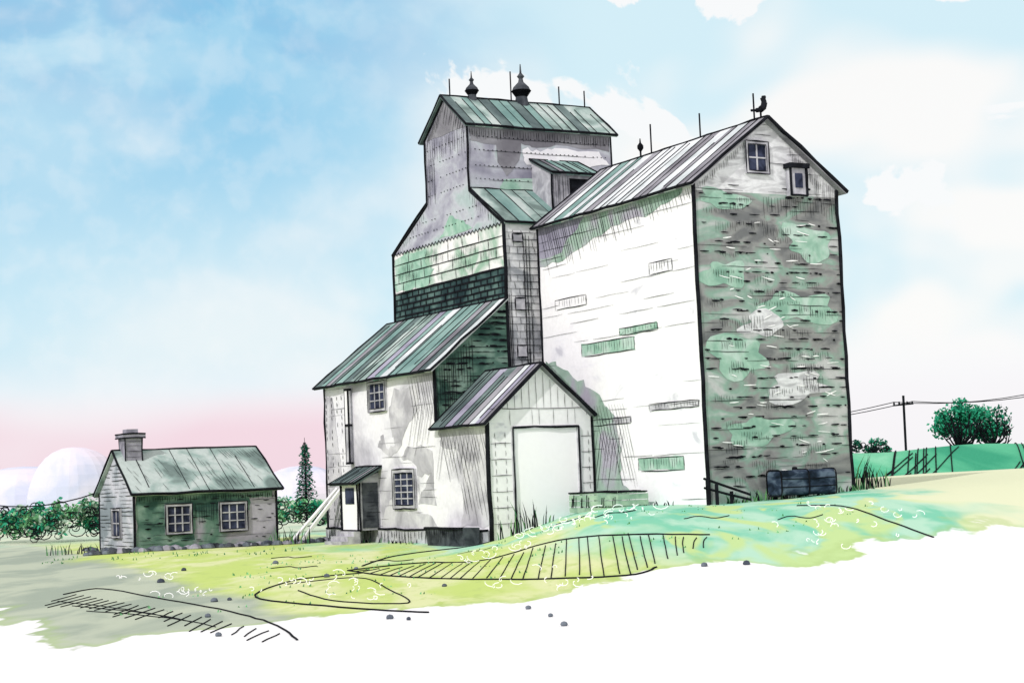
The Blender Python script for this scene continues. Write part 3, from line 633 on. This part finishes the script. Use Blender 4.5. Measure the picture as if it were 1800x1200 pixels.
# wild flowers
wf=MB()
for (cx,cy,n_,sp) in ((1.5,57,26,1.6),(3.3,55,18,1.3),(-.5,53,16,1.3),(-5.5,45,16,1.3),(-3.6,39.5,12,.9),(-11,52,10,1.2),(-8.3,42.5,10,.9),(0,41,8,.9),(8.3,45,16,1.4),(1.2,38,6,.7),(10,50,12,1.3)):
    for k in range(n_):
        X=cx+rr(-sp,sp);Y=cy+rr(-sp,sp)*2.2; s=rr(.05,.12)*Y/50; p=gz(X,Y,.05+s); ph=rr(0,6);dr=rr(-.5,.5)
        tubeline(wf,[p+Vector((math.cos(ph+j*.8)*s+j*dr*s,0,math.sin(ph+j*.8)*s*.8)) for j in range(int(rr(4,8)))],.014*Y/50,'white_petal',4)
wf.obj('wildflowers')
def lump(mb,c,r,mat,fl=.7):
    c=Vector(c);rings=[];n_=7
    for j in range(5):
        ph=math.pi*(j/4)-math.pi/2; rings.append([c+Vector((math.cos(ph)*math.cos(6.283*k/n_)*r*rr(.85,1.15),math.cos(ph)*math.sin(6.283*k/n_)*r*rr(.85,1.15),math.sin(ph)*r*fl)) for k in range(n_)])
    for j in range(4):
        for k in range(n_): mb.face([rings[j][k],rings[j][(k+1)%n_],rings[j+1][(k+1)%n_],rings[j+1][k]],mat)
sb=MB()
for k in range(80):
    t=k/79; q=K(-.9+rr(-.25,.25),-2.4+12.5*t,0); lump(sb,(q.x,q.y,H(q.x,q.y)+.04),rr(.14,.3),random.choice(['stone','stone','chimney_brick','dark_wood']))
for k in range(26): q=K(-.7+k*.26,-.55+rr(-.2,.2),0); lump(sb,(q.x,q.y,H(q.x,q.y)+.04),rr(.12,.25),random.choice(['stone','dark_wood']))
sb.obj('stone_border',smooth=True)
pe_=MB()
for (X,Y) in ((-11,56),(-8.3,58),(-5,52),(-6.5,35.5),(-5.5,31),(-2.6,33.5),(-2.2,33),(-1.9,42),(.7,30),(.1,34),(.5,32),(5.3,40.5),(4.3,40.5),(-5.5,48.5),(-10.5,50),(-6.9,40.5),(-7.2,40.2)):
    lump(pe_,(X,Y,H(X,Y)+.03),rr(.06,.1)*(Y/40),'stone',.8)
pe_.obj('pebbles',smooth=True)
# box-shaped oil tank
te=empty('oil_tank');m=MB(); tc0=W(-1.0,2.2,0); zt=H(tc0.x,tc0.y)+.6
n_=24;L_=2.6;rings=[]
def se(k,n_,ra,rb):
    c,s=math.cos(6.283*k/n_+.13),math.sin(6.283*k/n_+.13); return ra*math.copysign(abs(c)**.35,c),rb*math.copysign(abs(s)**.35,s)
for s_,rad in ((0,.0),(.0,.85),(.06,1),(L_-.06,1),(L_,.85),(L_,0)):
    rg=[]
    for k in range(n_): a_,b_=se(k,n_,.42*rad,.46*rad); rg.append(W(-1.0+a_,2.2+s_,zt+b_))
    rings.append(rg)
for j in range(5):
    for k in range(n_): m.face([rings[j][k],rings[j][(k+1)%n_],rings[j+1][(k+1)%n_],rings[j+1][k]],'tank_steel')
for s_ in (.02,L_*.5,L_-.02):
    pp=[]
    for k in range(n_+1): a_,b_=se(k,n_,.43,.47); pp.append(W(-1.0+a_,2.2+s_,zt+b_))
    tubeline(m,pp,.03,'ink',4)
for zz in (-.15,.15): edge(m,W(-1.43,2.25,zt+zz),W(-1.43,2.15+L_,zt+zz),.018)
for s_ in (.3,L_-.3):
    for du in (-.3,.3): tubeline(m,[W(-1+du,2.2+s_,zt-.4),W(-1+du*1.1,2.2+s_,zt-1.0)],.06,'ink',5)
lathe(m,W(-1,3.2,zt+.46),[(.1,0),(.1,.1),(.03,.12)],'ink',8); m.obj('tank_body_and_legs',te)
# low loading platform beside the annex
m=MB(); tz=.5
for k in range(6): m.hexa([W(3.2+.02,-.55-.22*k,tz),W(6.6,-.55-.22*k,tz),W(6.6,-.74-.22*k,tz),W(3.2,-.74-.22*k,tz)]+[W(a,b,tz+.08) for a,b in ((3.2,-.55-.22*k),(6.6,-.55-.22*k),(6.6,-.74-.22*k),(3.2,-.74-.22*k))],'leaf_grey')
for zz in (-.45,-.2,.05,.28):
    m.hexa([W(a,b,z) for z in (zz,zz+.2) for a,b in ((3.2,-1.8),(6.6,-1.8),(6.6,-1.86),(3.2,-1.86))],'leaf_grey');m.hexa([W(a,b,z) for z in (zz,zz+.2) for a,b in ((3.14,-.5),(3.2,-.5),(3.2,-1.86),(3.14,-1.86))],'leaf_grey')
for k in range(14): a=rr(3.3,6.4); edge(m,W(a,-1.88,tz-rr(0,.2)),W(a+.05,-1.88,tz-.5),.015)
for k in range(12): a=rr(3.3,6.3); edge(m,W(a,-.6,tz+.09),W(a+rr(.2,.5),-rr(.8,1.8),tz+.09),.015)
edge(m,W(3.2,-1.87,tz+.06),W(6.6,-1.87,tz+.06),.03);edge(m,W(3.12,-.55,tz+.06),W(3.12,-1.87,tz+.06),.03)
m.obj('loading_platform')
m=MB()
for v_,hh in ((-.55,.95),(-.15,.75),(.5,.45)):
    q=W(-.7,v_,0); tubeline(m,[(q.x,q.y,H(q.x,q.y)-.3),(q.x,q.y,H(q.x,q.y)+hh)],.07,'ink',5)
for za,zb in ((.95,.3),(.62,.12)): edge(m,W(-.7,-.7,za),W(-.75,1.3,zb),.055)
m.obj('plank_fence')
m=MB()
m.hexa([W(a,b,z) for a,b,z in ((8.0,LV-.3,-1.3),(11.2,LV-.3,-1.3),(11.2,LV-.9,-1.3),(8.0,LV-.9,-1.3),(8.0,LV-.25,-.6),(11.2,LV-.25,-.6),(11.2,LV-1.0,-.6),(8.0,LV-1.0,-.6))],'dark_wood')
hatch(m,Lu(LV-.98),8.05,11.2,-.62,.5,.2,.06);edge(m,W(8,LV-1.02,-.6),W(11.2,LV-1.02,-.6),.05);m.obj('feed_trough')

# ---------------- camera
cam=bpy.data.cameras.new('camera'); co=bpy.data.objects.new('camera',cam); scene.collection.objects.link(co)
cam.lens=60; cam.sensor_width=36; cam.clip_end=6000; cam.clip_start=.1
p=math.radians(4.48); th=.042
f=Vector((0,math.cos(p),math.sin(p))); r0=Vector((1,0,0)); up0=Vector((0,-math.sin(p),math.cos(p)))
rt=(r0*math.cos(th)-up0*math.sin(th)); up=(up0*math.cos(th)+r0*math.sin(th))
Mx=Matrix((rt,up,-f)).transposed().to_4x4(); Mx.translation=Vector((0,0,1.35)); co.matrix_world=Mx
scene.camera=co
# ---------------- world and sun
wd=bpy.data.worlds.new('World'); scene.world=wd; wd.use_nodes=True; n=wd.node_tree.nodes; l=wd.node_tree.links
for q in list(n): n.remove(q)
out=n.new('ShaderNodeOutputWorld'); sky=n.new('ShaderNodeTexSky'); sky.sky_type='NISHITA'; sky.sun_disc=False
el=math.radians(36); sd=Vector((-.56,-.83,0)).normalized()
sky.sun_elevation=el; sky.sun_rotation=math.atan2(sd.x,sd.y)%(2*math.pi)
b1=n.new('ShaderNodeBackground'); b1.inputs[1].default_value=.1; l.new(sky.outputs[0],b1.inputs[0])
tc=n.new('ShaderNodeTexCoord'); sx=n.new('ShaderNodeSeparateXYZ'); l.new(tc.outputs['Generated'],sx.inputs[0])
def noise(sc,st_,det=5,dis=.6,loc=(0,0,0)):
    mp=n.new('ShaderNodeMapping'); mp.inputs['Scale'].default_value=st_;mp.inputs['Location'].default_value=loc; l.new(tc.outputs['Generated'],mp.inputs[0])
    o=n.new('ShaderNodeTexNoise'); o.inputs['Scale'].default_value=sc;o.inputs['Detail'].default_value=det;o.inputs['Distortion'].default_value=dis
    l.new(mp.outputs[0],o.inputs[0]); return o.outputs[0]
def mrr(v,a,b,c=0,d=1,kind='SMOOTHSTEP'):
    o=n.new('ShaderNodeMapRange'); o.interpolation_type=kind; l.new(v,o.inputs[0])
    for k,q in zip((1,2,3,4),(a,b,c,d)): o.inputs[k].default_value=q
    return o.outputs[0]
def mul(a,b):
    o=n.new('ShaderNodeMath');o.operation='MULTIPLY'
    for k,v in enumerate((a,b)):
        if isinstance(v,float): o.inputs[k].default_value=v
        else: l.new(v,o.inputs[k])
    return o.outputs[0]
def mix(f_,a,b):
    o=n.new('ShaderNodeMix'); o.data_type='RGBA'; l.new(f_,o.inputs[0])
    for k,v in ((6,a),(7,b)):
        if isinstance(v,tuple): c=s2l(v); o.inputs[k].default_value=(*c,1)
        else: l.new(v,o.inputs[k])
    return o.outputs[2]
n1=noise(5,(1,1,1.5),3,.2); n2=noise(8,(1,1,1.4),7,.5,(3.4,1,2.3)); n3=noise(3.2,(1,1,2),3,.2,(7,2,1)); n4=noise(11,(1,1,1.6),5,.3,(1,5,2)); n5=noise(60,(1,1,1),5,.2)
left=mrr(sx.outputs[0],.06,-.16); hi=mrr(sx.outputs[2],.08,.25)
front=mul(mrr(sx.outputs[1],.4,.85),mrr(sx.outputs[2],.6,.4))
wht=(255,254,252)
c=mix(mrr(n1,.42,.58),wht,(216,242,251))
c=mix(mul(left,mrr(n3,.25,.5,.4,.9)),c,(206,237,250))
c=mix(mul(mul(left,hi),mrr(n1,.3,.62,.3,1.0)),c,(140,204,238))
c=mix(mul(mul(left,mrr(sx.outputs[2],.18,.26)),mrr(n4,.42,.66)),c,(112,186,230))
c=mix(mul(mul(mrr(n2,.585,.6),mrr(sx.outputs[2],.08,.13)),mrr(sx.outputs[0],-.1,-.05)),c,(253,254,254))
c=mix(mul(mrr(n4,.5,.7),mul(left,.45)),c,(240,249,253))
c=mix(mul(mrr(n5,.4,.7),mul(left,.18)),c,(255,255,255))
lowm=mrr(sx.outputs[2],.085,.035)
c=mix(lowm,c,(251,251,254))
c=mix(mul(mul(mrr(sx.outputs[2],.062,.03),mrr(n1,.3,.5,.5,1.0)),mrr(sx.outputs[0],.2,-.12,.12,1.0)),c,(247,220,231))
c=mix(front,(254,251,252),c)  # unseen sky behind and overhead whitened to neutralise the ambient tint
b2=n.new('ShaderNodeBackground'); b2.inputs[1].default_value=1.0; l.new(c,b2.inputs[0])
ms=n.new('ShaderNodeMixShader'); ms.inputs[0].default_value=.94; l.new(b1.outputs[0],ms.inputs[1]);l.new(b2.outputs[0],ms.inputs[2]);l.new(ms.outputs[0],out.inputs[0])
sun=bpy.data.lights.new('sun','SUN'); sun.energy=2.3; sun.angle=math.radians(.6); sun.color=(1,.965,.94)
so=bpy.data.objects.new('sun',sun); scene.collection.objects.link(so)
tos=Vector((sd.x*math.cos(el),sd.y*math.cos(el),math.sin(el))); so.rotation_euler=tos.to_track_quat('Z','Y').to_euler()
